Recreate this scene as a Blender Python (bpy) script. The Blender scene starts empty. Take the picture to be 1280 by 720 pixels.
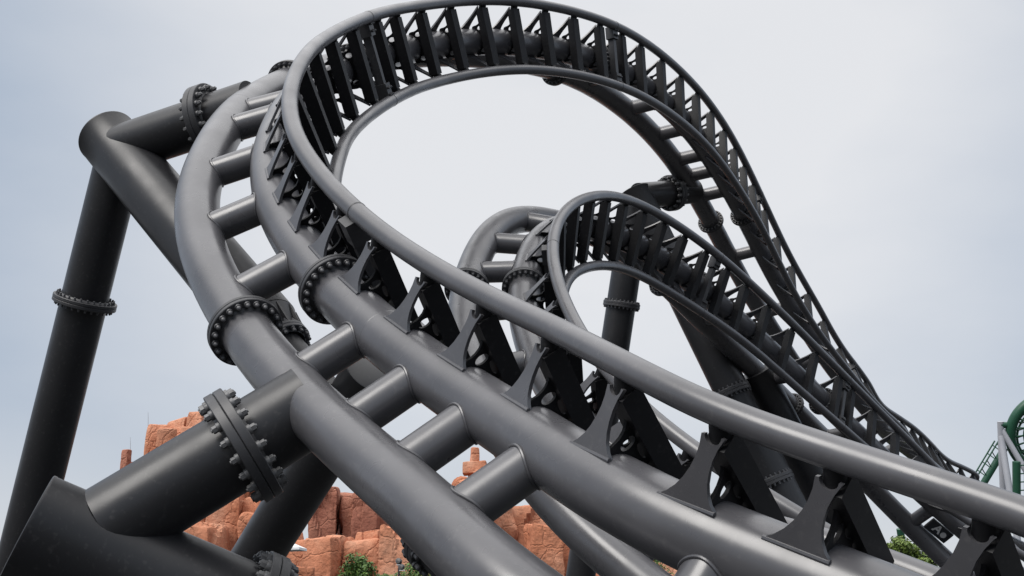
import bpy, bmesh, math, random
from mathutils import Vector, Matrix, noise
R = math.radians
random.seed(7)
scn = bpy.context.scene
col = scn.collection

# ------------------------------------------------------------------ camera
CAMH, PITCH, FPX = 2.6, R(15.0), 1450.0
cam_d = bpy.data.cameras.new('camera')
cam_d.sensor_width = 36.0
cam_d.lens = 36.0 * FPX / 1280.0
cam_d.clip_start, cam_d.clip_end = 0.05, 6000.0
cam = bpy.data.objects.new('camera', cam_d)
col.objects.link(cam)
cam.location = (0, 0, CAMH)
cam.rotation_euler = (R(90) + PITCH, 0, 0)
scn.camera = cam
CP, SP = math.cos(PITCH), math.sin(PITCH)

# ------------------------------------------------------------------ sky and sun
SUN_EL, SUN_AZ = R(47), R(-136)         # behind thin cloud, high to the left and a little behind the camera
w = bpy.data.worlds.new('World')
scn.world = w
w.use_nodes = True
nt = w.node_tree
nt.nodes.clear()
def N(t, **k):
    n = nt.nodes.new(t)
    for a, b in k.items():
        setattr(n, a, b)
    return n
def L(a, b): nt.links.new(a, b)
out = N('ShaderNodeOutputWorld')
sky = N('ShaderNodeTexSky', sky_type='NISHITA', sun_disc=False, sun_elevation=SUN_EL, sun_rotation=SUN_AZ)
bg1 = N('ShaderNodeBackground'); bg1.inputs['Strength'].default_value = 0.10
L(sky.outputs[0], bg1.inputs['Color'])
tc = N('ShaderNodeTexCoord')
nz = N('ShaderNodeTexNoise'); nz.inputs['Scale'].default_value = 2.2; nz.inputs['Detail'].default_value = 7; nz.inputs['Roughness'].default_value = 0.5
mp = N('ShaderNodeMapping'); mp.inputs['Scale'].default_value = (1.0, 1.0, 2.2)
L(tc.outputs['Generated'], mp.inputs['Vector']); L(mp.outputs[0], nz.inputs['Vector'])
# brightness of the overcast: a broad bright patch where the sun stands behind the cloud
def dirv(az, el): return (math.sin(az) * math.cos(el), math.cos(az) * math.cos(el), math.sin(el))
def dotn(d):
    n = N('ShaderNodeVectorMath', operation='DOT_PRODUCT'); L(tc.outputs['Generated'], n.inputs[0]); n.inputs[1].default_value = d
    return n.outputs['Value']
def rng(v, a, b, c, d, smooth=True):
    n = N('ShaderNodeMapRange'); n.interpolation_type = 'SMOOTHSTEP' if smooth else 'LINEAR'
    L(v, n.inputs['Value'])
    for i, x in zip(('From Min', 'From Max', 'To Min', 'To Max'), (a, b, c, d)): n.inputs[i].default_value = x
    return n.outputs['Result']
def math2(op, a, b):
    n = N('ShaderNodeMath', operation=op)
    for i, x in enumerate((a, b)):
        if isinstance(x, (int, float)): n.inputs[i].default_value = x
        else: L(x, n.inputs[i])
    return n.outputs[0]
glow = rng(dotn(dirv(R(3.5), R(27))), math.cos(R(31.5)), math.cos(R(4)), 0.0, 1.0)
cl = rng(nz.outputs['Fac'], 0.3, 0.7, -0.24, 0.24, False)
f = math2('ADD', glow, cl)
n_clamp = N('ShaderNodeClamp'); L(f, n_clamp.inputs['Value'])
ramp = N('ShaderNodeMix', data_type='RGBA'); L(n_clamp.outputs[0], ramp.inputs['Factor'])
ramp.inputs['A'].default_value = (0.46, 0.53, 0.635, 1)
ramp.inputs['B'].default_value = (0.82, 0.83, 0.855, 1)
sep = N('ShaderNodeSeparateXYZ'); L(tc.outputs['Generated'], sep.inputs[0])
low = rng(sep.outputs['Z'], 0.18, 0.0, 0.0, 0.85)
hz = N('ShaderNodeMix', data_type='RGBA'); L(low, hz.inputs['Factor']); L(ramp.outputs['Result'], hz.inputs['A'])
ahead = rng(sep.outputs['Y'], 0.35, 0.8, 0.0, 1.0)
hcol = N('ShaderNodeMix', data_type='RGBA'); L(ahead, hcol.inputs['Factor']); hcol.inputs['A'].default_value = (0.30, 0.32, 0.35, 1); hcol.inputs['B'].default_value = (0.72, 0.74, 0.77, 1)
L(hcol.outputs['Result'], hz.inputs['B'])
up = rng(sep.outputs['Z'], 0.46, 0.92, 0.0, 1.0)
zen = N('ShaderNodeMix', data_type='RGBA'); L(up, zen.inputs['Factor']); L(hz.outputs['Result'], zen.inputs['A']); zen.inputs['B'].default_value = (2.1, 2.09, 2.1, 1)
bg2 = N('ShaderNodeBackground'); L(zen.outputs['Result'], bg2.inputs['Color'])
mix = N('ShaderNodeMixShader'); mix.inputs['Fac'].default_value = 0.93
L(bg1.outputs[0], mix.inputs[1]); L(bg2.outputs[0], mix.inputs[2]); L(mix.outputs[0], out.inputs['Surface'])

sun_d = bpy.data.lights.new('sun', 'SUN'); sun_d.energy = 2.5; sun_d.angle = R(34); sun_d.color = (1, 0.965, 0.92)
sun = bpy.data.objects.new('sun', sun_d); col.objects.link(sun)
sd = Vector(dirv(SUN_AZ, SUN_EL))
sun.rotation_euler = sd.to_track_quat('Z', 'Y').to_euler()
sun.location = (0, 0, 60)

scn.view_settings.view_transform = 'Standard'
scn.view_settings.look = 'None'
scn.view_settings.exposure = 0.0
scn.view_settings.gamma = 1.0
scn.view_settings.use_curve_mapping = False
scn.render.engine = 'CYCLES'

# ------------------------------------------------------------------ helpers
def W(p):
    """survey coordinates (right, down, forward of the standing point) -> world"""
    x, y, z = p
    return Vector((x, z * CP + y * SP, CAMH - y * CP + z * SP))
def at(px, py, d):
    return W(((px - 640) / FPX * d, (py - 360) / FPX * d, d))
def ground_at(px, py):
    q = at(px, py, 1.0) - Vector((0, 0, CAMH))
    return Vector((0, 0, CAMH)) + q * (-CAMH / q.z)

def mat(name, base, rough=0.5, spec=0.5, metal=0.0, bump=0.0, bscale=40.0, var=0.0, vscale=3.0, streak=0.0, coat=0.0, rvar=0.0):
    m = bpy.data.materials.new(name); m.use_nodes = True
    t = m.node_tree; b = t.nodes['Principled BSDF']
    b.inputs['Base Color'].default_value = (*base, 1); b.inputs['Roughness'].default_value = rough
    b.inputs['Metallic'].default_value = metal; b.inputs['Specular IOR Level'].default_value = spec
    b.inputs['Coat Weight'].default_value = coat; b.inputs['Coat Roughness'].default_value = 0.12
    g = t.nodes.new('ShaderNodeNewGeometry')
    def nz(s, det=5):
        n = t.nodes.new('ShaderNodeTexNoise'); n.inputs['Scale'].default_value = s; n.inputs['Detail'].default_value = det
        t.links.new(g.outputs['Position'], n.inputs['Vector']); return n
    if var:
        n = nz(vscale, 6); mr = t.nodes.new('ShaderNodeMapRange'); t.links.new(n.outputs['Fac'], mr.inputs['Value'])
        mr.inputs['From Min'].default_value = .3; mr.inputs['From Max'].default_value = .7
        mr.inputs['To Min'].default_value = 1 - var; mr.inputs['To Max'].default_value = 1 + var
        mx = t.nodes.new('ShaderNodeMix'); mx.data_type = 'RGBA'; mx.blend_type = 'MULTIPLY'; mx.inputs['Factor'].default_value = 1
        mx.inputs['A'].default_value = (*base, 1); t.links.new(mr.outputs[0], mx.inputs['B'])
        last = mx.outputs['Result']
        if streak:
            # dust and chalky spots that stay on the paint
            n2 = nz(23, 8); m2 = t.nodes.new('ShaderNodeMapRange'); t.links.new(n2.outputs['Fac'], m2.inputs['Value'])
            m2.inputs['From Min'].default_value = .58; m2.inputs['From Max'].default_value = .78; m2.inputs['To Max'].default_value = streak
            mx2 = t.nodes.new('ShaderNodeMix'); mx2.data_type = 'RGBA'; t.links.new(m2.outputs[0], mx2.inputs['Factor'])
            t.links.new(last, mx2.inputs['A']); mx2.inputs['B'].default_value = (0.30, 0.285, 0.27, 1); last = mx2.outputs['Result']
        t.links.new(last, b.inputs['Base Color'])
    if rvar:
        n = nz(vscale * 1.7, 4); mr = t.nodes.new('ShaderNodeMapRange'); t.links.new(n.outputs['Fac'], mr.inputs['Value'])
        mr.inputs['From Min'].default_value = .3; mr.inputs['From Max'].default_value = .7
        mr.inputs['To Min'].default_value = rough - rvar; mr.inputs['To Max'].default_value = rough + rvar
        t.links.new(mr.outputs[0], b.inputs['Roughness'])
    if bump:
        n = nz(bscale, 6); bp = t.nodes.new('ShaderNodeBump'); bp.inputs['Strength'].default_value = bump; bp.inputs['Distance'].default_value = 0.02
        t.links.new(n.outputs['Fac'], bp.inputs['Height']); t.links.new(bp.outputs[0], b.inputs['Normal'])
    return m

M = {}
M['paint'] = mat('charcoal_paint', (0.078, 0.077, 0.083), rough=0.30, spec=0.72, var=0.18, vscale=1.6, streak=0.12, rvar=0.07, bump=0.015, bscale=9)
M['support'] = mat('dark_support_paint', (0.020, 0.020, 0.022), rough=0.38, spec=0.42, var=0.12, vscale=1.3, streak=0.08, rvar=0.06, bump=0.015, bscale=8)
M['tie'] = mat('shade_darkened_tie_paint', (0.010, 0.010, 0.0115), rough=0.5, spec=0.22, var=0.10, vscale=3, streak=0.06)  # same charcoal paint as the track, shade on ties and webs put into the colour
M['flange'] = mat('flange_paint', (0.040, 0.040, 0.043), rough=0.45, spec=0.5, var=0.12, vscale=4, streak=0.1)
M['bolt'] = mat('bolt_steel', (0.13, 0.13, 0.132), rough=0.5, metal=0.3, var=0.25, vscale=14, streak=0.2)
M['darkbolt'] = mat('painted_bolt', (0.075, 0.075, 0.08), rough=0.4, var=0.2, vscale=14)
M['ground'] = mat('ground_paving', (0.024, 0.024, 0.024), rough=0.9, var=0.25, vscale=0.4, bump=0.2, bscale=8)

def mesh_obj(name, bm, m, parent=None, smooth=True, angle=40):
    me = bpy.data.meshes.new(name)
    bmesh.ops.recalc_face_normals(bm, faces=bm.faces)
    bm.to_mesh(me); bm.free()
    me.materials.append(m)
    if smooth:
        me.polygons.foreach_set('use_smooth', [True] * len(me.polygons))
        me.set_sharp_from_angle(angle=R(angle))
    o = bpy.data.objects.new(name, me); col.objects.link(o)
    if parent: o.parent = parent
    return o
def tag(o, label, cat, group=None, kind=None):
    if label: o['label'] = label
    if cat: o['category'] = cat
    if group: o['group'] = group
    if kind: o['kind'] = kind
    return o
def thing(name, label, cat, loc, group=None):
    o = bpy.data.objects.new(name, None); col.objects.link(o); o.location = loc; o.empty_display_size = 0.2
    return tag(o, label, cat, group)

def sweep(bm, pts, rad, seg=24, frames=None, org=Vector((0, 0, 0)), cap=True):
    """tube through pts; rad number or list; frames = list of (a, b) ring axes"""
    n = len(pts); rads = rad if isinstance(rad, (list, tuple)) else [rad] * n
    if frames is None:
        T0 = (pts[1] - pts[0]).normalized(); a = T0.orthogonal().normalized(); frames = []
        for i in range(n):
            T = (pts[min(i + 1, n - 1)] - pts[max(i - 1, 0)]).normalized()
            a = (a - T * a.dot(T)).normalized(); frames.append((a, T.cross(a)))
    rings = []
    for p, r, (a, b) in zip(pts, rads, frames):
        rings.append([bm.verts.new(p - org + a * (r * math.cos(2 * math.pi * k / seg)) + b * (r * math.sin(2 * math.pi * k / seg))) for k in range(seg)])
    for i in range(n - 1):
        for k in range(seg):
            bm.faces.new((rings[i][k], rings[i][(k + 1) % seg], rings[i + 1][(k + 1) % seg], rings[i + 1][k]))
    if cap:
        bm.faces.new(rings[0][::-1]); bm.faces.new(rings[-1])
    return rings
def tube(name, pts, rad, m, parent, seg=40, cap=True):
    bm = bmesh.new(); sweep(bm, pts, rad, seg, None, parent.location if parent else Vector(), cap)
    return mesh_obj(name, bm, m, parent)
def basis(o, x, y, z):
    """local matrix with columns x y z at o"""
    return Matrix(((x.x, y.x, z.x, o.x), (x.y, y.y, z.y, o.y), (x.z, y.z, z.z, o.z), (0, 0, 0, 1)))
def axes_for(z):
    z = z.normalized(); x = z.orthogonal().normalized(); return x, z.cross(x), z
def box(bm, c, h, mtx=None):
    vs = [Vector((c[0] + sx * h[0], c[1] + sy * h[1], c[2] + sz * h[2])) for sx in (-1, 1) for sy in (-1, 1) for sz in (-1, 1)]
    if mtx: vs = [mtx @ v for v in vs]
    v = [bm.verts.new(p) for p in vs]
    for f in ((0, 1, 3, 2), (4, 6, 7, 5), (0, 4, 5, 1), (2, 3, 7, 6), (0, 2, 6, 4), (1, 5, 7, 3)): bm.faces.new([v[i] for i in f])
def lathe(bm, prof, seg=32, mtx=None, closed=False):
    """profile of (radius, z) revolved about z"""
    rings = []
    for r, z in prof:
        ring = []
        for k in range(seg):
            p = Vector((r * math.cos(2 * math.pi * k / seg), r * math.sin(2 * math.pi * k / seg), z))
            ring.append(bm.verts.new(mtx @ p if mtx else p))
        rings.append(ring)
    nn = len(rings)
    for i in range(nn if closed else nn - 1):
        a, b = rings[i], rings[(i + 1) % nn]
        for k in range(seg): bm.faces.new((a[k], a[(k + 1) % seg], b[(k + 1) % seg], b[k]))
    return rings
def bevel(bm, w, seg=2, ang=50):
    ed = [e for e in bm.edges if len(e.link_faces) == 2 and e.calc_face_angle(0) > R(ang)]
    bmesh.ops.bevel(bm, geom=ed, offset=w, segments=seg, affect='EDGES', profile=0.6)
def copy_to(o, parent, mtx, name=None):
    c = o.copy(); c.name = name or o.name.split('.')[0]; c.parent = parent; c.matrix_local = mtx; col.objects.link(c)
    return c
class Proto:
    """first use places the prototype itself, later uses copy it"""
    def __init__(s, o): s.o, s.used = o, False
    def put(s, parent, mtx):
        if s.used: return copy_to(s.o, parent, mtx)
        s.used = True; s.o.parent = parent; s.o.matrix_local = mtx
        return s.o
def plate_mesh(name, outline, holes, thick, m):
    """flat plate in local XY with holes, thickness along Z"""
    cu = bpy.data.curves.new(name, 'CURVE'); cu.dimensions = '2D'; cu.fill_mode = 'BOTH'; cu.extrude = thick / 2; cu.bevel_depth = 0.0
    for poly in [outline] + holes:
        sp = cu.splines.new('POLY'); sp.points.add(len(poly) - 1)
        for q, (x, y) in zip(sp.points, poly): q.co = (x, y, 0, 1)
        sp.use_cyclic_u = True
    tmp = bpy.data.objects.new('tmp', cu); col.objects.link(tmp)
    dg = bpy.context.evaluated_depsgraph_get(); dg.update()
    me = bpy.data.meshes.new_from_object(tmp.evaluated_get(dg)); me.name = name
    bpy.data.objects.remove(tmp); bpy.data.curves.remove(cu)
    me.materials.clear(); me.materials.append(m)
    o = bpy.data.objects.new(name, me); col.objects.link(o)
    return o

# ------------------------------------------------------------------ ground
bm = bmesh.new()
NG = 64
c0 = bm.verts.new((0, 0, 0)); prev = None
for rr in (6, 14, 30, 60, 120, 260, 600, 1500, 4000):
    ring = [bm.verts.new((rr * math.cos(2 * math.pi * k / NG), rr * math.sin(2 * math.pi * k / NG), 0)) for k in range(NG)]
    for k in range(NG):
        if prev is None: bm.faces.new((c0, ring[k], ring[(k + 1) % NG]))
        else: bm.faces.new((prev[k], ring[k], ring[(k + 1) % NG], prev[(k + 1) % NG]))
    prev = ring
g = mesh_obj('ground', bm, M['ground'], smooth=False)
tag(g, None, None, kind='structure')

# ------------------------------------------------------------------ the tracks
# track centre line (midway between the running rails) and the heartline axis v (from spine to rider), both as B-splines
GAUGE, H1, H2, DS, DR = 1.185, 0.44, 1.258, 0.45, 0.168
RS, RR = DS / 2, DR / 2
def bspline(ctrl, t):
    n = len(ctrl); x = min(max(t, 0), 1) * (n - 3); i = min(int(x), n - 4); u = x - i
    b = ((1 - u) ** 3 / 6, (3 * u ** 3 - 6 * u * u + 4) / 6, (-3 * u ** 3 + 3 * u * u + 3 * u + 1) / 6, u ** 3 / 6)
    d = (-(1 - u) ** 2 / 2, (9 * u * u - 12 * u) / 6, (-9 * u * u + 6 * u + 3) / 6, u * u / 2)
    P = Vector((0, 0, 0)); D = Vector((0, 0, 0))
    for k in range(4):
        c = Vector(ctrl[i + k]); P += c * b[k]; D += c * d[k]
    return P, D
class Path:
    def __init__(s, C, V, ext0, ext1):
        s.C, s.V = C, V; n = 2000
        s.tab = [0.0]; last = bspline(C, 0)[0]
        for k in range(1, n + 1):
            p = bspline(C, k / n)[0]; s.tab.append(s.tab[-1] + (p - last).length); last = p
        s.n = n; s.len = s.tab[-1]; s.s0 = -ext0; s.s1 = s.len + ext1
    def t_of(s, q):
        lo, hi = 0, s.n
        while hi - lo > 1:
            m = (lo + hi) // 2
            if s.tab[m] <= q: lo = m
            else: hi = m
        return (lo + (q - s.tab[lo]) / max(s.tab[hi] - s.tab[lo], 1e-9)) / s.n
    def frame(s, q):
        """point, tangent, u (towards rail one), v (towards rider), in world axes"""
        over = min(q, 0) + max(q - s.len, 0); t = s.t_of(min(max(q, 0), s.len))
        P, D = bspline(s.C, t); T = D.normalized(); v, _ = bspline(s.V, t); v = (v - T * v.dot(T)).normalized(); u = v.cross(T)
        P = P + T * over
        rot = lambda a: Vector((a.x, a.z * CP + a.y * SP, -a.y * CP + a.z * SP))
        # survey axes are left-handed against the world: u keeps its measured direction
        return W(P), rot(T), rot(u), rot(v)
    def pt(s, q, uu, vv):
        P, T, u, v = s.frame(q); return P + u * uu + v * vv
    def mtx(s, q, org):
        """local matrix: x along u, y along the track, z along v"""
        P, T, u, v = s.frame(q); z = v; x = u; y = z.cross(x); return basis(P - org, x, y, z)
AC = [(3.675, 1.902, 3.466), (2.525, 1.316, 5.455), (0.933, 0.937, 6.525), (0.457, 0.749, 7.816), (-0.814, 0.159, 9.542), (-2.09, -1.043, 11.461), (-2.179, -2.018, 13.042), (-2.189, -2.617, 14.724), (-1.811, -3.281, 16.365), (-1.332, -3.851, 18.224), (-0.009, -4.389, 19.786), (1.61, -4.437, 21.261), (2.869, -4.302, 23.22), (4.224, -3.7, 25.202), (5.337, -2.748, 27.058), (6.341, -1.638, 28.852), (7.327, -0.267, 30.307), (8.532, 1.191, 31.465), (9.658, 2.369, 32.776), (10.912, 3.436, 34.087), (11.923, 4.277, 35.778), (13.265, 5.081, 37.263), (14.469, 5.914, 38.864), (15.743, 6.658, 40.439), (17.168, 7.392, 41.87), (18.599, 8.083, 43.308)]
AV = [(0.7296, -0.6801, 0.0802), (0.8271, -0.5843, -0.0123), (0.8527, -0.4496, -0.1115), (0.957, -0.3421, -0.1485), (0.9632, -0.2247, -0.1303), (0.944, -0.1999, -0.1789), (0.946, -0.1968, -0.2835), (0.9395, -0.1139, -0.3224), (0.9199, -0.1413, -0.3815), (0.9025, -0.1308, -0.4208), (0.8617, -0.165, -0.4806), (0.8217, -0.1153, -0.5524), (0.7725, -0.134, -0.6101), (0.7117, -0.239, -0.6684), (0.6156, -0.343, -0.7145), (0.494, -0.487, -0.7143), (0.3532, -0.6194, -0.7016), (0.1923, -0.6949, -0.6903), (0.038, -0.7235, -0.6913), (-0.0997, -0.673, -0.7338), (-0.2236, -0.5819, -0.7792), (-0.342, -0.4957, -0.8003), (-0.4573, -0.4354, -0.7753), (-0.5646, -0.3871, -0.7295), (-0.661, -0.3401, -0.6711), (-0.7454, -0.289, -0.6012)]
BC = [(5.707, 3.52, 10.838), (4.119, 3.157, 11.006), (2.701, 2.595, 11.614), (1.54, 1.891, 12.683), (0.802, 1.059, 14.097), (0.538, 0.224, 15.67), (0.702, -0.569, 17.157), (1.145, -0.911, 18.605), (1.766, -1.013, 20.032), (2.488, -0.839, 21.281), (3.421, -0.365, 22.287), (4.429, 0.26, 23.135), (5.391, 0.968, 23.981), (6.412, 1.822, 24.668), (7.441, 2.651, 25.404), (8.439, 3.458, 26.21), (9.553, 4.33, 26.734), (10.742, 5.285, 26.941), (11.954, 6.274, 26.854), (13.156, 7.271, 26.481)]
BV = [(0.9823, 0.159, -0.0977), (0.9573, 0.1858, -0.2195), (0.914, 0.2084, -0.3414), (0.8439, 0.2094, -0.4859), (0.7681, 0.2721, -0.5824), (0.6731, 0.3115, -0.6663), (0.5687, 0.2684, -0.7771), (0.463, 0.2475, -0.8613), (0.3778, 0.1062, -0.9054), (0.3157, 0.018, -0.9543), (0.2961, -0.0355, -0.9676), (0.3677, -0.2069, -0.8825), (0.4626, -0.2652, -0.8584), (0.5577, -0.2518, -0.7825), (0.6879, -0.234, -0.6958), (0.7884, -0.1946, -0.5779), (0.8834, -0.2089, -0.4201), (0.94, -0.2205, -0.2633), (0.9679, -0.2255, -0.1105), (0.9734, -0.2253, 0.0411)]
PA = Path(AC, AV, 2.0, 12.0)
PB = Path(BC, BV, 2.4, 2.0)

def run(path, uu, vv, s0, s1, step):
    n = max(2, int((s1 - s0) / step)); pts, fr = [], []
    for k in range(n + 1):
        q = s0 + (s1 - s0) * k / n; P, T, u, v = path.frame(q); pts.append(P + u * uu + v * vv); fr.append((u, v))
    return pts, fr

# prototypes shared by both tracks (built at the origin, then placed)
def bolt_mesh(name, m, r, h, dome=False):
    bm = bmesh.new()
    lathe(bm, [(0.0005, 0), (r * 1.5, 0), (r * 1.5, h * .30), (r * 1.42, h * .36), (r * 0.8, h * .36)], 20)
    if dome:
        lathe(bm, [(r * 1.12, h * .3), (r * 1.1, h * .6), (r * .8, h * .88), (r * .35, h), (0.0005, h)], 16)
    else:
        lathe(bm, [(r * 1.12, h * .34), (r * 1.12, h * .80), (r * .98, h * .86), (0.0005, h * .86)], 6)
        lathe(bm, [(r * .56, h * .8), (r * .56, h * .96), (r * .48, h), (0.0005, h)], 10)
    return mesh_obj(name, bm, m, None, True, 35)
def flange_mesh(name, m, rin, rout, th):
    bm = bmesh.new(); e = 0.006
    for s_ in (-1, 1):
        z0, z1 = (0.0015 * s_, th * s_)
        lathe(bm, [(rin - .01, z0), (rout - e, z0), (rout, z0 + e * s_), (rout, z1 - e * s_), (rout - e, z1), (rin - .01, z1)], 56, None, True)
        lathe(bm, [(rin + .022, z1), (rin, z1 + .022 * s_), (rin - .01, z1)], 56)          # fillet weld
    return mesh_obj(name, bm, m, None, True, 30)

TIE_W, TIE_H, TIE_V = 0.072, 0.075, -0.085
def tie_mesh():
    bm = bmesh.new(); hl = GAUGE / 2 - 0.115
    box(bm, (0, 0, TIE_V), (hl, TIE_W, TIE_H)); bevel(bm, 0.010, 2)
    for s_ in (-1, 1):                                     # round saddle stubs that carry the rails
        mt = basis(Vector((s_ * (GAUGE / 2 - .085), 0, -.056)), *axes_for(Vector((s_ * .88, 0, .48))))
        lathe(bm, [(0.0005, -.075), (.060, -.075), (.060, .02), (.056, .09), (0.0005, .10)], 20, mt)
    return mesh_obj('cross_tie', bm, M['tie'], None, True, 35)
def ell(cx, cy, rx, ry, n=20): return [(cx + rx * math.cos(2 * math.pi * k / n), cy + ry * math.sin(2 * math.pi * k / n)) for k in range(n)]
def web_mesh():
    # bracket plate under the tie that saddles the upper spine, with oval lightening holes
    half = [(0.0, -.13), (.34, -.13), (.34, -.150), (.300, -.168), (.268, -.205), (.252, -.245), (.246, -.285), (.248, -.325), (.243, -.365), (.215, -.385)]
    arc = [(RS * .985 * math.sin(a), -H1 + RS * .985 * math.cos(a)) for a in [R(80 - 8 * k) for k in range(10)]]
    pts = half[1:] + arc[1:] + [(0.0, -H1 + RS * .985)]
    outl = pts + [(-x, y) for x, y in reversed(pts[:-1])]
    holes = [ell(s_ * .188, -.222, .034, .058) for s_ in (-1, 1)] + [ell(s_ * .08, -.168, .058, .020) for s_ in (-1, 1)]
    o = plate_mesh('web_plate', outl, holes, 0.024, M['tie'])
    o.data.transform(Matrix.Rotation(R(90), 4, 'X'))       # plate stands across the track
    return o
def gusset_mesh(s_, shift, vfoot, wide):
    # waisted plate from the side of the spine up to the rail saddle; wide foot, narrow forked top
    ang = math.asin((vfoot + H1) / RS)
    A = Vector((s_ * (RS * math.cos(ang) - .004), 0, vfoot)); B = Vector((s_ * (GAUGE / 2 - .068), 0, -.108)); d = (B - A); Lh = d.length; d.normalize()
    prof = [(f_, .05 + (w_ - .05) * wide) for f_, w_ in ((0, .185), (.03, .178), (.10, .142), (.22, .104), (.36, .077), (.52, .060), (.68, .053), (.84, .057), (1.0, .072))]
    sh = lambda f: -shift * (1 - f)
    left = [(-wd + sh(f), f * Lh) for f, wd in prof]
    notch = [(.052 * math.cos(R(a)), Lh + .003 + .052 * math.sin(R(a))) for a in range(180, 361, 20)]
    right = [(wd + sh(f), f * Lh) for f, wd in reversed(prof)]
    o = plate_mesh('gusset_plate', left + notch + right, [], 0.026, M['paint'])
    x = Vector((0, 1, 0)); y = d; z = x.cross(y)
    o.data.transform(basis(A, x, y, z))
    # weld bead along the foot
    bm = bmesh.new(); bm.from_mesh(o.data)
    sweep(bm, [A + Vector((0, -prof[0][1] - shift + k * prof[0][1] / 3, 0)) + Vector((s_ * .008, 0, -.004)) for k in range(7)], .016, 8)
    bm.to_mesh(o.data); bm.free()
    return o
def fix_normals(o):
    bm = bmesh.new(); bm.from_mesh(o.data); bmesh.ops.remove_doubles(bm, verts=bm.verts, dist=1e-5); bmesh.ops.recalc_face_normals(bm, faces=bm.faces); bm.to_mesh(o.data); bm.free()
    o.data.set_sharp_from_angle(angle=R(35))
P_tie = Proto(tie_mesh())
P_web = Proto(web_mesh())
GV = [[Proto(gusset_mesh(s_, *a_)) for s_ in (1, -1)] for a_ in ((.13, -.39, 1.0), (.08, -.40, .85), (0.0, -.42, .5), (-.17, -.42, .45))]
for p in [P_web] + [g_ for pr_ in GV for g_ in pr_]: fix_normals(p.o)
def ladder_mesh():
    bm = bmesh.new(); L_ = H2 - H1
    lathe(bm, [(0.155 + f, z) for z, f in ((-L_ / 2 + RS * .55, .0), (-L_ / 2 + RS + .028, .0), (L_ / 2 - RS - .028, 0), (L_ / 2 - RS * .55, 0))], 36)
    for s_ in (-1, 1):                                     # weld beads round the saddle joints
        pts = []
        for k in range(41):
            a_ = 2 * math.pi * k / 40; x, y = .155 * math.cos(a_), .155 * math.sin(a_)
            pts.append(Vector((x * 1.03, y * 1.03, s_ * (L_ / 2 - math.sqrt(RS ** 2 - y * y) - .004))))
        sweep(bm, pts, .011, 7, cap=False)
    o = mesh_obj('ladder_tube', bm, M['paint'], None, True, 40)
    return o
P_lad = Proto(ladder_mesh())
P_sfl = Proto(flange_mesh('spine_flange', M['flange'], RS, RS * 1.42, .042))
P_sbolt = Proto(bolt_mesh('bolt', M['darkbolt'], .019, .052, True))
def bolt_ring(name, rb, nb, r, h, z, m):
    bm = bmesh.new()
    for sgn in (-1, 1):
        for k in range(nb):
            a = 2 * math.pi * (k + .5) / nb
            mt = Matrix.Translation((rb * math.cos(a), rb * math.sin(a), sgn * z)) @ (Matrix.Identity(4) if sgn > 0 else Matrix.Rotation(math.pi, 4, 'X'))
            lathe(bm, [(r * 1.5, 0), (r * 1.5, h * .3), (r, h * .32), (r, h * .9), (r * .6, h), (.0005, h)], 8, mt)
    o = mesh_obj(name, bm, m, None, True, 35); o['kind'] = 'stuff'
    return o
P_ring = Proto(bolt_ring('bolt_circle', RS * 1.235, 22, .019, .05, .042, M['darkbolt']))
def joint_mesh():
    bm = bmesh.new()
    box(bm, (0, 0, TIE_V), (GAUGE / 2 - .17, .045, .06)); bevel(bm, .008, 1)
    for s_ in (-1, 1):
        b2 = bmesh.new(); box(b2, (s_ * (GAUGE / 2 - .14), 0, TIE_V + .01), (.115, .085, .085)); bevel(b2, .035, 1)
        me = bpy.data.meshes.new('t'); b2.to_mesh(me); b2.free(); bm.from_mesh(me); bpy.data.meshes.remove(me)
        for y in (-.05, 0, .05):
            for z in (-1, 1):
                mt = basis(Vector((s_ * (GAUGE / 2 - .14 + .05 * z), y * 1.0, TIE_V + .01 + .085)), Vector((1, 0, 0)), Vector((0, 1, 0)), Vector((0, 0, 1)))
                lathe(bm, [(.019, 0), (.019, .02), (.012, .034), (0.0005, .034)], 8, mt)
    return mesh_obj('joint_bracket', bm, M['flange'], None, True, 35)
P_joint = Proto(joint_mesh())
def seam_mesh():
    bm = bmesh.new()
    for s_ in (-1, 1):
        mt = basis(Vector((s_ * GAUGE / 2, 0, 0)), Vector((1, 0, 0)), Vector((0, 0, 1)), Vector((0, -1, 0)))
        lathe(bm, [(RR - .002, -.011), (RR + .0035, -.006), (RR + .0035, .006), (RR - .002, .011)], 28, mt)
    return mesh_obj('rail_seam', bm, M['flange'], None, True, 60)
P_seam = Proto(seam_mesh())

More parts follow.
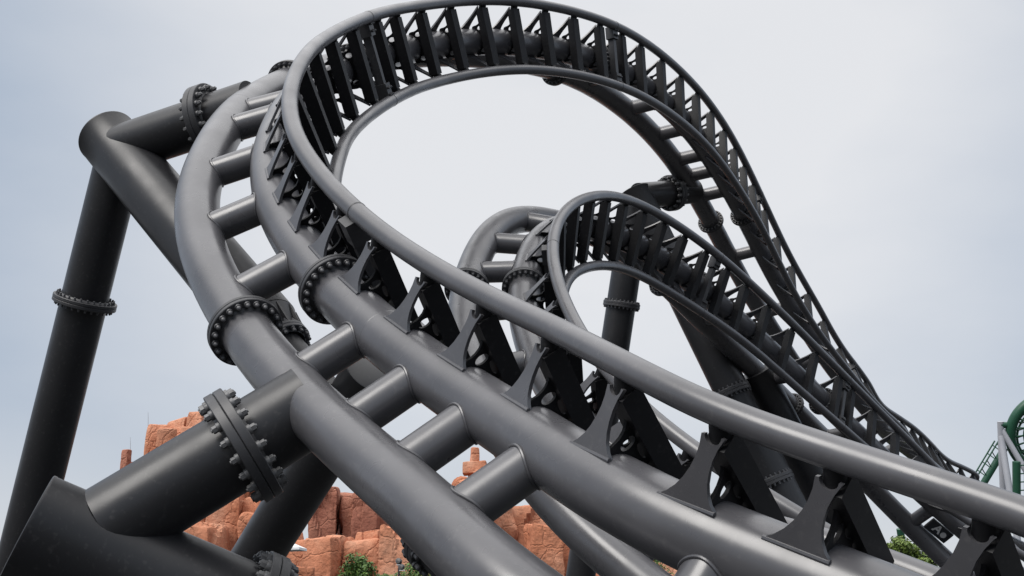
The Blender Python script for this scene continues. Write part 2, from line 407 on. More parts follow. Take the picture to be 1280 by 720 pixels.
def build_track(name, label, path, ties, ladders, joints, org, near):
    t = thing(name, label, 'roller coaster', org)
    for nm, uu, vv, r, seg, step in (('running_rail', GAUGE / 2, 0, RR, 32, .12), ('running_rail', -GAUGE / 2, 0, RR, 32, .12), ('spine_tube', 0, -H1, RS, 56, .14), ('spine_tube', 0, -H2, RS, 56, .14)):
        pts, fr = run(path, uu, vv, path.s0, path.s1, step)
        bm = bmesh.new(); sweep(bm, pts, r, seg, fr, org)
        if r == RS:                                        # welded butt seams along the spine
            q = path.s0 + 1.4
            while q < path.s1 - 1:
                P, T, u, v = path.frame(q)
                lathe(bm, [(r - .001, -.010), (r + .0012, -.004), (r + .0012, .004), (r - .001, .010)], 56, basis(P + v * vv - org, u, T.cross(u), T)); q += 5.9
        mesh_obj(nm, bm, M['paint'], t)
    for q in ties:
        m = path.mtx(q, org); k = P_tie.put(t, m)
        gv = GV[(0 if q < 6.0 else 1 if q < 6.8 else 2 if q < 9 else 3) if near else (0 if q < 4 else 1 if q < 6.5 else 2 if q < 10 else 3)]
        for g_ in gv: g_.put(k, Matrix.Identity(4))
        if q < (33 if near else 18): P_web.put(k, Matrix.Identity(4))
    for q in ladders:
        P, T, u, v = path.frame(q); c = P - v * ((H1 + H2) / 2)
        P_lad.put(t, basis(c - org, T, v.cross(T), v))
    for q, fs1, fs2 in joints:
        m = path.mtx(q, org); P_joint.put(t, m); P_seam.put(t, m)
        for vv, q2 in ((-H1, fs2), (-H2, fs1)):
            P, T, u, v = path.frame(q2); f = P_sfl.put(t, basis(P + v * vv - org, u, T.cross(u), T))
            nb = 22
            if not (near and q < 12):
                P_ring.put(f, Matrix.Identity(4)); continue
            for sgn in (-1,):
                for k in range(nb):
                    a = 2 * math.pi * (k + .5) / nb; rb = RS * 1.235
                    P_sbolt.put(f, Matrix.Translation((rb * math.cos(a), rb * math.sin(a), sgn * .042)) @ (Matrix.Identity(4) if sgn > 0 else Matrix.Rotation(math.pi, 4, 'X')))
    return t

tiesA = [-1.6, -1.0, -.4, .17, .93, 1.57, 2.24, 3.12, 4.05, 4.89, 5.74, 6.45, 7.1, 7.67, 8.17, 8.75, 9.39, 10.18, 10.99, 11.87, 12.79, 13.75, 14.52, 15.39, 16.2, 16.99, 17.74, 18.49, 19.24, 20.03, 20.81, 21.58, 22.5, 23.39, 24.24, 25.08,
         25.91, 26.7, 27.48, 28.27, 29.3, 30.37, 31.5, 32.63, 33.82, 35.18, 36.29, 37.22, 38.21, 39.2, 40.05, 40.9, 41.75, 42.58, 43.6, 44.66, 45.7, 46.76, 47.8, 48.8, 49.8]
ladA = [-.7, 1.5, 2.9, 3.78, 4.6, 5.48, 6.89, 8.02, 9.07, 10.4, 11.1, 12.8, 15.0, 17.1, 19.2, 21.3, 23.2, 24.6, 25.83, 26.58, 27.48, 30.06, 32.3, 34.5, 36.7, 38.9, 41.1, 43.3, 45.5, 47.7]
jA = [(6.2, 6.38, 6.25), (13.3, 12.95, 13.3), (20.46, 20.2, 20.46), (28.7, 28.57, 28.6), (36.1, 36.1, 36.1), (44.0, 44.0, 44.0)]
build_track('roller_coaster_track', 'large charcoal steel coaster track sweeping past in front and curling up into the tall loop', PA, tiesA, ladA, jA, Vector((0.3, 6.0, 0)), True)
tiesB = [-1.2, -.4, .4, 1.2, 2.0, 2.8, 3.6, 4.4, 5.2, 6.0, 6.75, 7.9, 8.8, 9.62, 10.41, 11.2, 11.97, 12.72, 13.42, 14.12, 14.85, 15.6, 16.3, 17.14, 18.03, 18.97, 19.96, 20.51, 21.46, 22.4, 23.3, 24.2, 25.1, 26.0]
ladB = [.3, 2.6, 4.4, 5.6, 6.9, 7.94, 8.88, 10.37, 12.4, 14.4, 16.6, 18.9, 21.35, 24.22, 25.6]
jB = [(7.5, 7.5, 7.42), (15.2, 15.2, 15.35), (20.2, 20.0, 20.0)]
build_track('roller_coaster_track', 'smaller charcoal coaster loop behind the near track, seen through the opening of the tall loop', PB, tiesB, ladB, jB, Vector((1.0, 16.0, 0)), False)

# ------------------------------------------------------------------ supports
def capped(name, a, b, rad, m, parent, seg=56, cone=None):
    """straight tube with a closed, slightly proud end plate at a"""
    org = parent.location; bm = bmesh.new(); d = (b - a).normalized()
    mt = basis(a - org, *axes_for(d)); Lg = (b - a).length
    prof = [(0.0005, -.004), (rad - .004, -.004), (rad + .004, 0.002), (rad + .004, .02), (rad, .026)]
    nseg = 8
    prof += [(rad, .026 + (Lg - .05) * k / nseg) for k in range(1, nseg + 1)] + [(0.0005, Lg - .024)]
    lathe(bm, prof, seg, mt)
    return mesh_obj(name, bm, m, parent)
def flanged(parent, c, d, rad, ratio, th, nb, br, bh, individual=True, bm_=None):
    """pair of bolted ring flanges round a tube at c, axis d"""
    f = flange_mesh('bolted_flange', M['flange'], rad, rad * ratio, th)
    f.parent = parent; f.matrix_local = basis(c - parent.location, *axes_for(d))
    rb = rad * (1 + ratio) / 2 + .004
    if individual:
        pr = Proto(bolt_mesh('bolt', bm_ or M['bolt'], br, bh))
        for sgn in (-1, 1):
            for k in range(nb):
                a = 2 * math.pi * (k + .5) / nb
                pr.put(f, Matrix.Translation((rb * math.cos(a), rb * math.sin(a), sgn * th)) @ (Matrix.Identity(4) if sgn > 0 else Matrix.Rotation(math.pi, 4, 'X')))
    else:
        o = bolt_ring('bolt_circle', rb, nb, br, bh, th, bm_ or M['darkbolt']); o.parent = f
    return f
def on_line(a, b, px):
    """point of the 3D line a-b that is seen at picture column px (1280 wide)"""
    def col_of(p):
        q = p - Vector((0, 0, CAMH)); z = q.y * CP + q.z * SP; return 640 + FPX * q.x / z
    lo, hi = 0.0, 1.0; s_ = 1 if col_of(b) > col_of(a) else -1
    for _ in range(50):
        m_ = (lo + hi) / 2
        if (col_of(a + (b - a) * m_) - px) * s_ < 0: lo = m_
        else: hi = m_
    return a + (b - a) * lo
def foot(parent, p, rad):
    bm = bmesh.new(); lathe(bm, [(0.0005, .28), (rad * 1.9, .28), (rad * 2.0, .25), (rad * 2.0, 0.0)], 40, Matrix.Translation(p - parent.location))
    mesh_obj('footing', bm, M['concrete'], parent)
    bm = bmesh.new(); lathe(bm, [(rad * .9, .284), (rad * 1.5, .284), (rad * 1.5, .33), (rad * .9, .33)], 40, Matrix.Translation(p - parent.location), True)
    mesh_obj('base_plate', bm, M['flange'], parent)
M['concrete'] = mat('footing_concrete', (0.30, 0.29, 0.275), rough=.85, var=.15, vscale=3, bump=.2, bscale=30)

# tall left A-frame
c_top = at(148, 205, 15.9); c_foot = ground_at(-42, 985)
t = thing('coaster_support', 'tall dark A-frame support at the left, its bolted arm holding the tall loop', 'support', c_foot)
node_a, node_b = at(134, 171, 15.9), at(408, 500, 12.9)
leg_top = at(452, 487, 12.8)
mid = on_line(node_a, node_b, 352)
capped('strut', node_a, mid - (node_b - node_a).normalized() * .35, .40, M['support'], t)
dn = (node_b - node_a).normalized()
tube('cone_reducer', [mid - dn * .36, mid - dn * .02], [.40, .27], M['support'], t)
tube('lower_strut', [mid, node_b], .235, M['support'], t)
flanged(t, mid, dn, .27, 1.30, .05, 18, .02, .07, False)
ax, ay, az = axes_for(dn)
for k in range(12):
    a_ = 2 * math.pi * k / 12; rd = ax * math.cos(a_) + ay * math.sin(a_); sd_ = dn.cross(rd)
    bm = bmesh.new(); q0 = mid - dn * .04; pts_ = [q0 + rd * .26, q0 + rd * .345, q0 - dn * .30 + rd * .40, q0 - dn * .30 + rd * .30]
    lo_ = [bm.verts.new(p_ - t.location + sd_ * .012) for p_ in pts_]; hi_ = [bm.verts.new(p_ - t.location - sd_ * .012) for p_ in pts_]
    bm.faces.new(lo_); bm.faces.new(hi_[::-1])
    for i_ in range(4): bm.faces.new((lo_[i_], hi_[i_], hi_[(i_ + 1) % 4], lo_[(i_ + 1) % 4]))
    mesh_obj('stiffener', bm, M['support'], t, False)
tube('column', [c_top + (c_top - c_foot).normalized() * .30, c_foot + Vector((0, 0, .3))], .315, M['support'], t)
cd = (c_top - c_foot).normalized()
flanged(t, on_line(c_top, c_foot, 106), cd, .315, 1.36, .048, 28, .015, .045, False)
a1, a2 = at(152, 186, 15.6), PA.pt(11.63, 0, -H2) + Vector((0, .10, .027))
tube('arm', [a1, a2], .325, M['support'], t)
flanged(t, on_line(a1, a2, 261), a2 - a1, .325, 1.45, .085, 18, .026, .085)
leg_foot = ground_at(160, 978)
capped('leg', leg_top + (leg_top - leg_foot).normalized() * .30, leg_foot + Vector((0, 0, .3)), .31, M['support'], t)
foot(t, c_foot, .33); foot(t, leg_foot, .32)

# near left support
m_a = at(33, 661, 8.25); m_far = ground_at(660, 921)
m_dir = None
m_b = at(340, 788, 8.7); m_dir = (m_b - m_a).normalized(); m_end = m_a + m_dir * ((m_a.z - .3) / -m_dir.z if m_dir.z < -.05 else 6)
t = thing('coaster_support', 'closest dark tubular support at the lower left, thick arm with big steel bolts', 'support', Vector((m_end.x, m_end.y, 0)))
capped('strut', m_a, m_end, .405, M['support'], t)
b1, b2 = at(133, 660, 8.4), PA.pt(5.08, 0, -H2) + Vector((0, .10, .027))
tube('arm', [b1, b2], .315, M['support'], t)
flanged(t, on_line(b1, b2, 304), b2 - b1, .315, 1.46, .074, 18, .026, .075)
fl2 = on_line(m_a, m_a + m_dir * 4, 313)
flanged(t, fl2, m_dir, .405, 1.30, .075, 22, .029, .085)
# weld collar where the arm meets the spine
foot(t, Vector((m_end.x, m_end.y, 0)), .42)

# back support of the tall loop
n3 = at(792, 240, 26.6); n3_leg = ground_at(1118, 918)
c3_top = at(796, 250, 26.5); c3_foot = ground_at(702, 898)
t = thing('coaster_support', 'dark tubular A-frame support standing behind the small loop, arm reaching right', 'support', c3_foot)
capped('leg', n3, n3_leg + Vector((0, 0, .3)), .38, M['support'], t)
tube('column', [c3_top, c3_foot + Vector((0, 0, .3))], .335, M['support'], t)
flanged(t, on_line(c3_foot, c3_top, 777), c3_top - c3_foot, .335, 1.26, .055, 26, .018, .05, False)
d1, d2 = at(798, 245, 26.5), PA.pt(27.22, 0, -H2)
tube('arm', [d1, d2], .30, M['support'], t)
flanged(t, on_line(d1, d2, 839), d2 - d1, .30, 1.42, .085, 16, .03, .11, False, M['bolt'])
for xx in (913, 966): flanged(t, on_line(n3, n3_leg, xx), n3_leg - n3, .38, 1.22, .07, 26, .02, .06, False)
foot(t, c3_foot, .34); foot(t, n3_leg, .38)

# leg under the small loop
e1 = PB.pt(18.6, 0, -H2); e2 = ground_at(1165, 900)
t = thing('coaster_support', 'single dark raking leg under the descending rails of the small loop', 'support', e2)
capped('leg', e1, e2 + Vector((0, 0, .3)), .36, M['support'], t); foot(t, e2, .36)

# short strut under the near spine
g1 = at(530, 668, 7.6); g2 = at(672, 826, 6.6); gd = (g2 - g1).normalized(); g0 = PA.pt(3.5, 0, -H2); g3 = g1 + gd * ((g1.z - .3) / -gd.z)
t = thing('coaster_support', 'short dark strut with a bolted collar hugging the underside of the near spine tube', 'support', Vector((g3.x, g3.y, 0)))
tube('strut', [g1, g3], .14, M['support'], t)
tube('arm', [g0, g1 + gd * .02], .14, M['support'], t)
flanged(t, g1 + gd * .12, gd, .14, 1.35, .05, 12, .018, .06, False)
foot(t, Vector((g3.x, g3.y, 0)), .2)

# zone board between the spines of the small loop
P, T_, u_, v_ = PB.frame(24.72)
bc = P - v_ * ((H1 + H2) / 2); bx, by = T_, v_
bz = bx.cross(by)
if (Vector((0, 0, CAMH)) - bc).dot(bz) < 0: bz = -bz; bx = -bx
M['board'] = mat('board_black', (0.03, 0.035, 0.045), rough=.35, var=.1)
M['white'] = mat('white_paint', (0.78, 0.78, 0.78), rough=.5)
t = thing('zone_board', 'small dark board with a white letter A and white dot, between twin spines', 'sign', bc)
bm = bmesh.new(); box(bm, (0, 0, -.02), (.29, .135, .015)); bevel(bm, .006, 1)
bd = mesh_obj('panel', bm, M['board'], t); bd.matrix_local = basis(Vector(), bx, by, bz)
bm = bmesh.new()
for c, h in (((0, .145, 0), (.31, .014, .03)), ((0, -.145, 0), (.31, .014, .03)), ((-.30, 0, 0), (.014, .131, .03)), ((.30, 0, 0), (.014, .131, .03))): box(bm, c, h)
fo = mesh_obj('frame', bm, M['flange'], t, False); fo.matrix_local = basis(Vector(), bx, by, bz)
cu = bpy.data.curves.new('letter', 'FONT'); cu.body = 'A'; cu.size = .30; cu.extrude = .004; cu.align_x = 'CENTER'; cu.align_y = 'CENTER'; cu.offset = .008
tmp = bpy.data.objects.new('tmp', cu); col.objects.link(tmp); dg = bpy.context.evaluated_depsgraph_get(); dg.update()
me = bpy.data.meshes.new_from_object(tmp.evaluated_get(dg)); bpy.data.objects.remove(tmp); bpy.data.curves.remove(cu)
me.materials.clear(); me.materials.append(M['white']); lo = bpy.data.objects.new('letter', me); col.objects.link(lo); lo.parent = t
lo.matrix_local = basis(bz * .004, bx, by, bz) @ Matrix.Translation((-.04, .01, 0))
bm = bmesh.new(); lathe(bm, [(.0005, .006), (.072, .006), (.072, -.004)], 28)
do = mesh_obj('dot', bm, M['white'], t); do.matrix_local = basis(Vector(), bx, by, bz) @ Matrix.Translation((.16, -.02, 0))

# ------------------------------------------------------------------ red rock mountain
def rock_mat(name, c1, c2, c3):
    m = bpy.data.materials.new(name); m.use_nodes = True; t = m.node_tree; b = t.nodes['Principled BSDF']
    b.inputs['Roughness'].default_value = .9; b.inputs['Specular IOR Level'].default_value = .2
    g = t.nodes.new('ShaderNodeNewGeometry')
    def nz(s, det=6, sc=(1, 1, 1)):
        mp = t.nodes.new('ShaderNodeMapping'); mp.inputs['Scale'].default_value = sc; t.links.new(g.outputs['Position'], mp.inputs['Vector'])
        n = t.nodes.new('ShaderNodeTexNoise'); n.inputs['Scale'].default_value = s; n.inputs['Detail'].default_value = det; n.inputs['Roughness'].default_value = .6
        t.links.new(mp.outputs[0], n.inputs['Vector']); return n
    n1 = nz(.35); r = t.nodes.new('ShaderNodeValToRGB'); t.links.new(n1.outputs['Fac'], r.inputs['Fac'])
    r.color_ramp.elements[0].position = .32; r.color_ramp.elements[0].color = (*c1, 1)
    r.color_ramp.elements[1].position = .68; r.color_ramp.elements[1].color = (*c3, 1)
    e = r.color_ramp.elements.new(.5); e.color = (*c2, 1)
    n2 = nz(1.1, 8, (1, 1, .35)); mr = t.nodes.new('ShaderNodeMapRange'); t.links.new(n2.outputs['Fac'], mr.inputs['Value'])
    mr.inputs['From Min'].default_value = .3; mr.inputs['From Max'].default_value = .7; mr.inputs['To Min'].default_value = .78; mr.inputs['To Max'].default_value = 1.2
    mx = t.nodes.new('ShaderNodeMix'); mx.data_type = 'RGBA'; mx.blend_type = 'MULTIPLY'; mx.inputs['Factor'].default_value = 1
    t.links.new(r.outputs[0], mx.inputs['A']); t.links.new(mr.outputs[0], mx.inputs['B']); t.links.new(mx.outputs['Result'], b.inputs['Base Color'])
    n3 = nz(3.2, 9); vo = t.nodes.new('ShaderNodeTexVoronoi'); vo.feature = 'DISTANCE_TO_EDGE'; vo.inputs['Scale'].default_value = .55
    n4 = nz(.8, 3); av = t.nodes.new('ShaderNodeVectorMath'); t.links.new(g.outputs['Position'], av.inputs[0]); t.links.new(n4.outputs['Color'], av.inputs[1]); t.links.new(av.outputs[0], vo.inputs['Vector'])
    cr = t.nodes.new('ShaderNodeMapRange'); t.links.new(vo.outputs['Distance'], cr.inputs['Value']); cr.inputs['From Max'].default_value = .035
    ad = t.nodes.new('ShaderNodeMath'); ad.operation = 'MULTIPLY_ADD'; t.links.new(cr.outputs[0], ad.inputs[0]); ad.inputs[1].default_value = .3; t.links.new(n3.outputs['Fac'], ad.inputs[2])
    bp = t.nodes.new('ShaderNodeBump'); bp.inputs['Strength'].default_value = .7; bp.inputs['Distance'].default_value = .22
    t.links.new(ad.outputs[0], bp.inputs['Height']); t.links.new(bp.outputs[0], b.inputs['Normal'])
    return m
M['rock'] = rock_mat('red_rock', (.41, .15, .078), (.51, .215, .125), (.60, .32, .21))
M['rock2'] = rock_mat('brown_red_rock', (.28, .11, .075), (.36, .155, .105), (.43, .21, .145))

def boulder(bm, x0, x1, ytop, ybot, d, depth, seed, taper=.12, org=Vector(), tilt=0.0, cuts=22):
    """one block of rock between picture columns x0..x1 (1280 wide), top at row ytop, at distance d"""
    top = at((x0 + x1) / 2, ytop, d).z; bot = max(at((x0 + x1) / 2, ybot, d).z, -.5)
    wd = (x1 - x0) / FPX * d; c = at((x0 + x1) / 2, (ytop + ybot) / 2, d)
    rnd = random.Random(seed); off = Vector((rnd.uniform(-50, 50), rnd.uniform(-50, 50), rnd.uniform(-50, 50)))
    tb = bmesh.new(); bmesh.ops.create_cube(tb, size=2); bmesh.ops.subdivide_edges(tb, edges=tb.edges, cuts=cuts, use_grid_fill=True)
    hx, hy, hz = wd / 2, depth / 2, (top - bot) / 2
    amp = min(wd, top - bot) * .10; spin = rnd.uniform(-.35, .35); lean = rnd.uniform(-.10, .10)
    for v in tb.verts:
        x, y, z = v.co
        # superellipsoid rounding of the edges
        k = (abs(x) ** 16 + abs(y) ** 16 + abs(z) ** 16) ** (1 / 16); p = Vector((x / k, y / k, z / k))
        tp = 1 - taper * (p.z + 1) / 2
        q = Vector((p.x * hx * tp, p.y * hy * tp, p.z * hz + tilt * p.x * hx))
        w_ = q + off
        n1 = noise.noise(w_ * (.9 / max(wd, .6) * 1.4)); cd, cpts = noise.voronoi(Vector((w_.x * .40, w_.y * .40, w_.z * .26))); cell = cd; blk = noise.cell(cpts[0] * 7.3)
        crack = min(cell[1] - cell[0], .35) / .35
        str_ = math.sin((w_.z + .6 * noise.noise(w_ * .3)) * 2.6) * .5
        dn_ = n1 * amp * .7 + blk * amp * .8 + (crack - .7) * amp * .5 + str_ * amp * .2 + (noise.fractal(w_ * .9, .85, 2.1, 5) * .32 - abs(noise.noise(w_ * .7)) * .5) * amp
        nrm_ = Vector((p.x ** 5, p.y ** 5, p.z ** 5 * .6)); nrm_ = nrm_.normalized() if nrm_.length > 0 else p
        rz_ = spin; q = Vector((q.x * math.cos(rz_) - q.y * math.sin(rz_) * .8, q.y * math.cos(rz_) + q.x * math.sin(rz_) * .8, q.z + lean * q.x))
        v.co = q + nrm_ * dn_ + Vector((c.x, c.y, (top + bot) / 2)) - org
    dz = top - max(v.co.z for v in tb.verts)
    for v in tb.verts: v.co.z += dz
    me = bpy.data.meshes.new('t'); tb.to_mesh(me); tb.free(); bm.from_mesh(me); bpy.data.meshes.remove(me)
def rocks(name, label, cat, m, blocks, group=None):
    xs = [(b[0] + b[1]) / 2 for b in blocks]; org = at(sum(xs) / len(xs), 700, blocks[0][4]); org.z = 0
    bm = bmesh.new()
    for i, b in enumerate(blocks): boulder(bm, *b[:6], seed=hash_(name, i), org=org, **(b[6] if len(b) > 6 else {}))
    o = mesh_obj(name, bm, m, None, True, 28); o.location = org
    tag(o, label, cat, group); return o
def hash_(n, i): return sum(ord(c) for c in n) * 31 + i * 97
rocks('rock_turret', 'slim red rock turret at the far left end of the mountain, behind the thick arm', 'rock', M['rock2'],
      [(148, 176, 573, 800, 76, 2.5), (152.5, 162.5, 561, 590, 76, .6, dict(taper=.2, cuts=8)), (160, 190, 579, 800, 77, 2.5)])
rocks('rock_peak', 'tall jagged red rock peak standing above the thick bolted arm', 'rock', M['rock'],
      [(175, 201, 527, 800, 73, 3, dict(taper=.03)), (190, 222, 531, 800, 72, 3, dict(taper=.02)), (196, 222, 536, 560, 71, 1.5), (208, 236, 519, 800, 73, 3.5, dict(taper=.0, tilt=.25)),
       (230, 252, 510, 800, 72.5, 3, dict(taper=.04)), (250, 285, 505, 800, 74, 4, dict(taper=.1)), (218, 244, 530, 800, 71, 3), (276, 330, 530, 800, 75, 4)])
rocks('rock_cliff', 'broad orange rock cliff seen under the arm, left of the leaning leg', 'cliff', M['rock'],
      [(215, 262, 585, 815, 68, 4), (250, 300, 600, 815, 66, 4, dict(tilt=-.1)), (285, 330, 618, 815, 67, 4), (300, 372, 640, 815, 65, 4), (225, 275, 650, 815, 63, 3)])
rocks('rock_cliff', 'brownish red rock wall with a notched top, right of the leaning leg', 'cliff', M['rock2'],
      [(385, 421, 605, 815, 76, 4, dict(taper=.05)), (418, 470, 612, 815, 77, 4, dict(taper=.03)), (440, 474, 614, 815, 75.5, 4, dict(taper=.03)), (464, 540, 618, 815, 77, 5), (520, 585, 640, 815, 77, 5)])
rocks('rock_ledge', 'low pale orange rock ledge in front of the brownish wall', 'rock', M['rock'],
      [(355, 402, 672, 815, 64, 3.5, dict(tilt=.15)), (386, 432, 667, 815, 62, 3.5, dict(tilt=.12, taper=.06)), (428, 480, 672, 815, 63, 3.5, dict(tilt=.1)), (448, 486, 660, 815, 65, 3, dict(tilt=.12)), (476, 530, 652, 815, 62, 3.5), (360, 394, 708, 815, 58, 2), (505, 575, 668, 815, 63, 4)])
rocks('balanced_rock', 'balanced rock: a round block and a thin spire on a sloping boulder', 'rock', M['rock'],
      [(550, 650, 593, 815, 72, 4, dict(tilt=-.05, taper=.35)), (566, 604, 594, 640, 70, 2, dict(tilt=.3, taper=.1)), (578, 609.5, 576.5, 593, 71, 1.4, dict(taper=.05, cuts=12)), (588.5, 598.5, 559, 580, 71, .5, dict(taper=.1, cuts=9)), (583, 603, 590, 606, 71, .8, dict(cuts=8))])
rocks('rock_cliff', 'red rock shelf glimpsed between the twin spines and the lower tubes', 'cliff', M['rock'],
      [(630, 700, 630, 815, 73, 4), (655, 705, 652, 815, 67, 3, dict(tilt=-.2)), (690, 770, 660, 815, 70, 4), (770, 830, 672, 815, 68, 4), (820, 880, 690, 815, 66, 4)])
M['rod'] = mat('rod_metal', (.35, .35, .36), rough=.4, metal=.6)
for (px_, y0, y1, d, lab) in ((179.5, 512, 532, 72.5, 'thin lightning rod on top of the jagged rock peak'), (157.3, 544, 565, 75.8, 'thin lightning rod on top of the slim rock turret')):
    p0, p1 = at(px_, y1, d), at(px_ - .5, y0, d); p0.y += 1.0; p1.y += 1.0
    bm = bmesh.new(); sweep(bm, [p0 - Vector((0, 0, .4)), p0 * .4 + p1 * .6, p1], [.014, .010, .006], 8, None, p0)
    o = mesh_obj('lightning_rod', bm, M['rod']); o.location = p0; tag(o, lab, 'lightning rod', 'lightning rods on the rocks')

# ------------------------------------------------------------------ plants
def leaf_mat(name, c1, c2):
    m = bpy.data.materials.new(name); m.use_nodes = True; t = m.node_tree; b = t.nodes['Principled BSDF']
    b.inputs['Roughness'].default_value = .55
    oi = t.nodes.new('ShaderNodeNewGeometry'); r = t.nodes.new('ShaderNodeMix'); r.data_type = 'RGBA'
    t.links.new(oi.outputs['Random Per Island'], r.inputs['Factor']); r.inputs['A'].default_value = (*c1, 1); r.inputs['B'].default_value = (*c2, 1)
    t.links.new(r.outputs['Result'], b.inputs['Base Color'])
    b.inputs['Transmission Weight'].default_value = 0.0
    return m
M['leaf'] = leaf_mat('shrub_leaves', (.035, .085, .015), (.11, .19, .03))
M['leaf2'] = leaf_mat('tree_leaves', (.06, .11, .015), (.19, .26, .05))
M['bark'] = mat('bark', (.10, .075, .05), rough=.9, var=.3, vscale=4, bump=.4, bscale=20)
def leaves(bm, blobs, count, size, org, rnd):
    for _ in range(count):
        c, r = rnd.choice(blobs)
        d = Vector((rnd.gauss(0, 1), rnd.gauss(0, 1), rnd.gauss(0, 1))).normalized() * (rnd.random() ** .45)
        p = c + Vector((d.x * r.x, d.y * r.y, d.z * r.z))
        if noise.noise(p * (1.6 / max(.4, r.x))) < -.18: continue
        s = size * rnd.uniform(.6, 1.3); n = (d + Vector((rnd.uniform(-.8, .8), rnd.uniform(-.8, .8), rnd.uniform(-.2, 1.0)))).normalized()
        a = n.orthogonal().normalized(); a = (Matrix.Rotation(rnd.uniform(0, 6.28), 3, n) @ a); b = n.cross(a)
        v = [bm.verts.new(p - org + q) for q in (a * s, b * s * .5 + n * s * .12, -a * s, -b * s * .5 + n * s * .12)]
        bm.faces.new(v)
def plant(name, label, cat, base, blobs, count, size, lm, trunk_h, seed, group=None):
    rnd = random.Random(seed); t = thing(name, label, cat, base, group)
    bm = bmesh.new()
    sweep(bm, [base, base + Vector((.03, 0, trunk_h * .5)), base + Vector((0, .02, trunk_h))], [.03 + trunk_h * .035, .025 + trunk_h * .025, .015 + trunk_h * .015], 10, None, base)
    for c, r in blobs:
        s0 = base + Vector((0, 0, trunk_h * rnd.uniform(.5, .95))); e = c + Vector((0, 0, -r.z * .1))
        sweep(bm, [s0, s0.lerp(e, .55) + Vector((rnd.uniform(-.1, .1), rnd.uniform(-.1, .1), .05)), e], [.02 + trunk_h * .012, .015 + trunk_h * .008, .008], 6, None, base)
    mesh_obj('trunk', bm, M['bark'], t)
    bm = bmesh.new(); leaves(bm, blobs, count, size, base, rnd); o = mesh_obj('crown', bm, lm, t, False)
    return t
def blobs_px(spec, d):
    return [(at(x, y, d) + Vector((0, dy, 0)), Vector((rx / FPX * d, rx / FPX * d * .9, ry / FPX * d))) for x, y, rx, ry, dy in spec]
def base_px(x, d):
    p = at(x, 700, d); p.z = 0; return p
plant('shrub', 'rounded green shrub at the foot of the orange ledge', 'shrub', base_px(446, 46), blobs_px([(446, 706, 19, 16, 0), (436, 718, 16, 18, .2), (458, 716, 15, 16, -.2), (446, 735, 24, 22, 0), (440, 760, 22, 26, .2), (454, 765, 20, 24, 0)], 46), 5200, .075, M['leaf'], 2.2, 3)
plant('shrub', 'bushy green shrub under the near spine, beside the small lamp', 'shrub', base_px(520, 46), blobs_px([(520, 716, 20, 15, 0), (500, 728, 18, 14, .2), (478, 730, 16, 14, 0), (535, 728, 18, 18, -.2), (505, 750, 36, 24, 0), (515, 775, 30, 25, 0)], 46), 5600, .075, M['leaf'], 1.6, 5)
plant('shrub', 'small sparse shrub growing on the rock shelf below the twin spines', 'shrub', base_px(818, 52), blobs_px([(815, 705, 14, 12, 0), (826, 722, 18, 16, .2), (808, 728, 14, 15, 0), (818, 750, 18, 26, 0)], 52), 2600, .07, M['leaf'], 2.4, 8)
plant('tree', 'yellow green leafy tree beyond the falling rails at the lower right', 'tree', base_px(1150, 44), blobs_px([(1124, 682, 16, 13, 0), (1140, 690, 17, 14, .2), (1110, 692, 13, 13, .2), (1158, 702, 15, 14, 0), (1168, 716, 12, 12, .3), (1128, 712, 24, 18, 0), (1150, 730, 26, 20, .2), (1175, 738, 18, 16, 0), (1110, 735, 22, 20, 0)], 44), 8200, .085, M['leaf2'], 2.3, 11)

# lamp post by the shrubs
M['black'] = mat('lamp_black', (.03, .03, .032), rough=.4); M['lamp_white'] = mat('lamp_white', (.75, .75, .74), rough=.4)
lp = base_px(499, 42); t = thing('lamp_post', 'small black and white floodlight post in front of the orange rock', 'lamp', lp)
top = at(499, 700, 42).z
bm = bmesh.new(); sweep(bm, [Vector((0, 0, 0)), Vector((0, 0, top))], .035, 10); mesh_obj('pole', bm, M['black'], t)
for k, (dx, yy, m_) in enumerate(((0, 702, 'black'), (.1, 709, 'black'))):
    z = at(499, yy, 42).z
    bm = bmesh.new(); lathe(bm, [(.0005, -.11), (.10, -.10), (.115, .02), (.05, .12), (.0005, .13)], 16, basis(Vector((dx, -.08, z)), *axes_for(Vector((.3, .9, -.25))))); mesh_obj('lamp_head', bm, M[m_], t)
    bm = bmesh.new(); lathe(bm, [(.0005, 0), (.105, 0), (.105, .03), (.0005, .03)], 16, basis(Vector((dx + .02, -.06, z - .13)), Vector((1, 0, 0)), Vector((0, 1, 0)), Vector((0, 0, 1)))); mesh_obj('reflector', bm, M['lamp_white'], t)

# pale canopy whose corner shows beside the leaning leg
M['canvas'] = mat('white_canvas', (.80, .80, .80), rough=.8)
q = at(352, 690, 40); q.z = 0; t = thing('canopy', 'white canvas canopy, only its corner showing beside the leaning leg', 'canopy', q)
zt = at(352, 683, 40).z
bm = bmesh.new(); hw = .74
vs = [bm.verts.new((sx * hw, sy * hw, zt - .10 + (.05 if sx > 0 else 0))) for sx, sy in ((-1, -1), (1, -1), (1, 1), (-1, 1))]; apex = bm.verts.new((0, 0, zt + .28))
vl = [bm.verts.new(v.co + Vector((0, 0, -.08))) for v in vs]; al = bm.verts.new((0, 0, zt + .25))
for k in range(4):
    bm.faces.new((vs[k], vs[(k + 1) % 4], apex)); bm.faces.new((vl[(k + 1) % 4], vl[k], al)); bm.faces.new((vs[(k + 1) % 4], vs[k], vl[k], vl[(k + 1) % 4]))
mesh_obj('cloth', bm, M['canvas'], t, False)
bm = bmesh.new(); sweep(bm, [Vector((0, 0, 0)), Vector((0, 0, zt + .24))], .03, 10); mesh_obj('pole', bm, M['rod'], t)

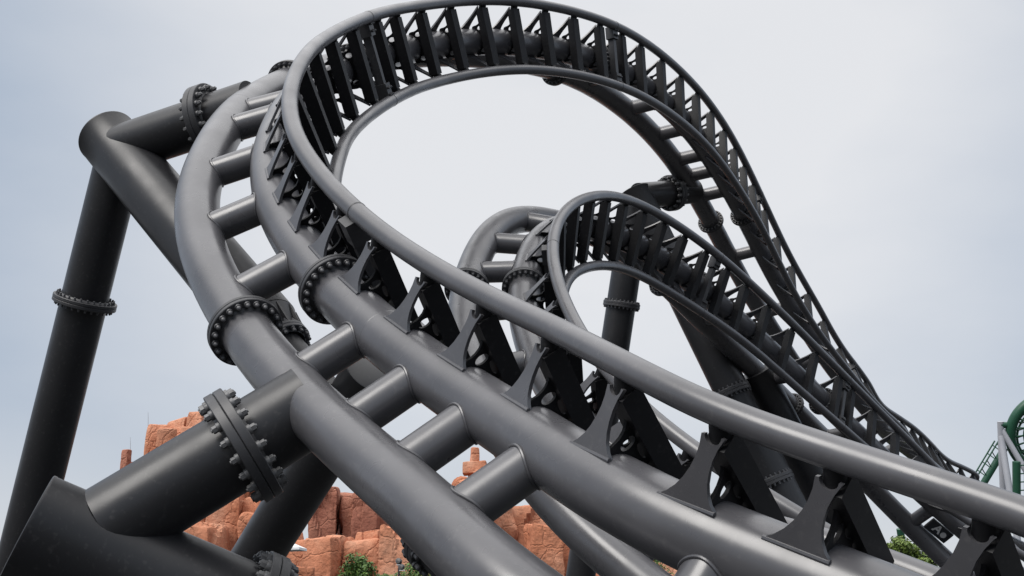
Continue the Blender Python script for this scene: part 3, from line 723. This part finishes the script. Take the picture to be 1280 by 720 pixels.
# ------------------------------------------------------------------ green coaster far right
M['green'] = mat('green_paint', (.016, .075, .042), rough=.4, var=.15, vscale=1.0); M['green_light'] = mat('pale_green_paint', (.09, .26, .16), rough=.45)
M['grey'] = mat('grey_column_paint', (.36, .37, .40), rough=.5, var=.06, vscale=1)
GD = 62.0
gb = base_px(1256, GD)
t = thing('green_roller_coaster', 'distant green coaster loop with pale grey tube supports at the right edge', 'roller coaster', gb)
def gp(x, y, d=GD): return at(x, y, d)
cen = gp(1312, 541); ex = (gp(1313, 541) - cen); ey = (gp(1312, 540) - cen)
depth_v = Vector((0, 1, 0))
def loop_pts(rx, ry, dy, a0=50, a1=310, n=60):
    return [cen + ex * (rx * math.cos(R(a0 + (a1 - a0) * k / n))) + ey * (ry * math.sin(R(a0 + (a1 - a0) * k / n))) + depth_v * (dy + 1.8 * (k / n - .5)) for k in range(n + 1)]
bm = bmesh.new(); sweep(bm, loop_pts(49, 45, 0), .28, 20, None, gb); mesh_obj('spine_tube', bm, M['green'], t)
for dy in (-.45, .45):
    bm = bmesh.new(); sweep(bm, loop_pts(36, 33, dy), .065, 10, None, gb); mesh_obj('running_rail', bm, M['green'], t)
A_, B_, C_ = loop_pts(49, 45, 0, n=17), loop_pts(36, 33, -.45, n=17), loop_pts(36, 33, .45, n=17)
for a_, b_, c_ in zip(A_, B_, C_):
    bm = bmesh.new(); sweep(bm, [b_, b_.lerp(a_, .6), a_], .045, 8, None, gb); sweep(bm, [c_, c_.lerp(a_, .6), a_], .045, 8, None, gb); sweep(bm, [b_, c_], .045, 8, None, gb); mesh_obj('cross_tie', bm, M['green'], t)
def gtube(nm, p, q, r, m): 
    bm = bmesh.new(); sweep(bm, [p, q], r, 20, None, gb); mesh_obj(nm, bm, m, t)
gtube('column', gp(1250.5, 527), gp(1257, 700, GD), .165, M['grey'])
gtube('column', gp(1251, 545), gp(1276, 700, GD - 2), .17, M['grey'])
gtube('brace', gp(1252, 537), gp(1296, 612, GD - 1), .15, M['grey'])
gtube('arm', gp(1250, 531), gp(1265, 532), .17, M['green'])
def ladder_track(p, q, off, n):
    gtube('spine_tube', p, q, .20, M['green'])
    for o_ in off: gtube('running_rail', p + o_, q + o_, .045, M['green'])
    for k in range(n):
        c_ = p.lerp(q, (k + .5) / n); bm = bmesh.new()
        for o_ in off: sweep(bm, [c_, c_ + o_], .032, 6, None, gb)
        mesh_obj('cross_tie', bm, M['green'], t)
up_l = (gp(1225, 592, GD + 6) - gp(1234.5, 602, GD + 6))
ladder_track(gp(1212, 633, GD + 6), gp(1256, 560, GD + 6), [up_l + depth_v * .35, up_l - depth_v * .35], 7)
ladder_track(gp(1270.5, 577, GD - 3), gp(1271, 660, GD - 3), [Vector((.30, -.3, 0)), Vector((.30, .3, 0))], 8)
gtube('spine_tube', gp(1125, 661, GD + 14), gp(1131, 700, GD + 14), .24, M['green'])
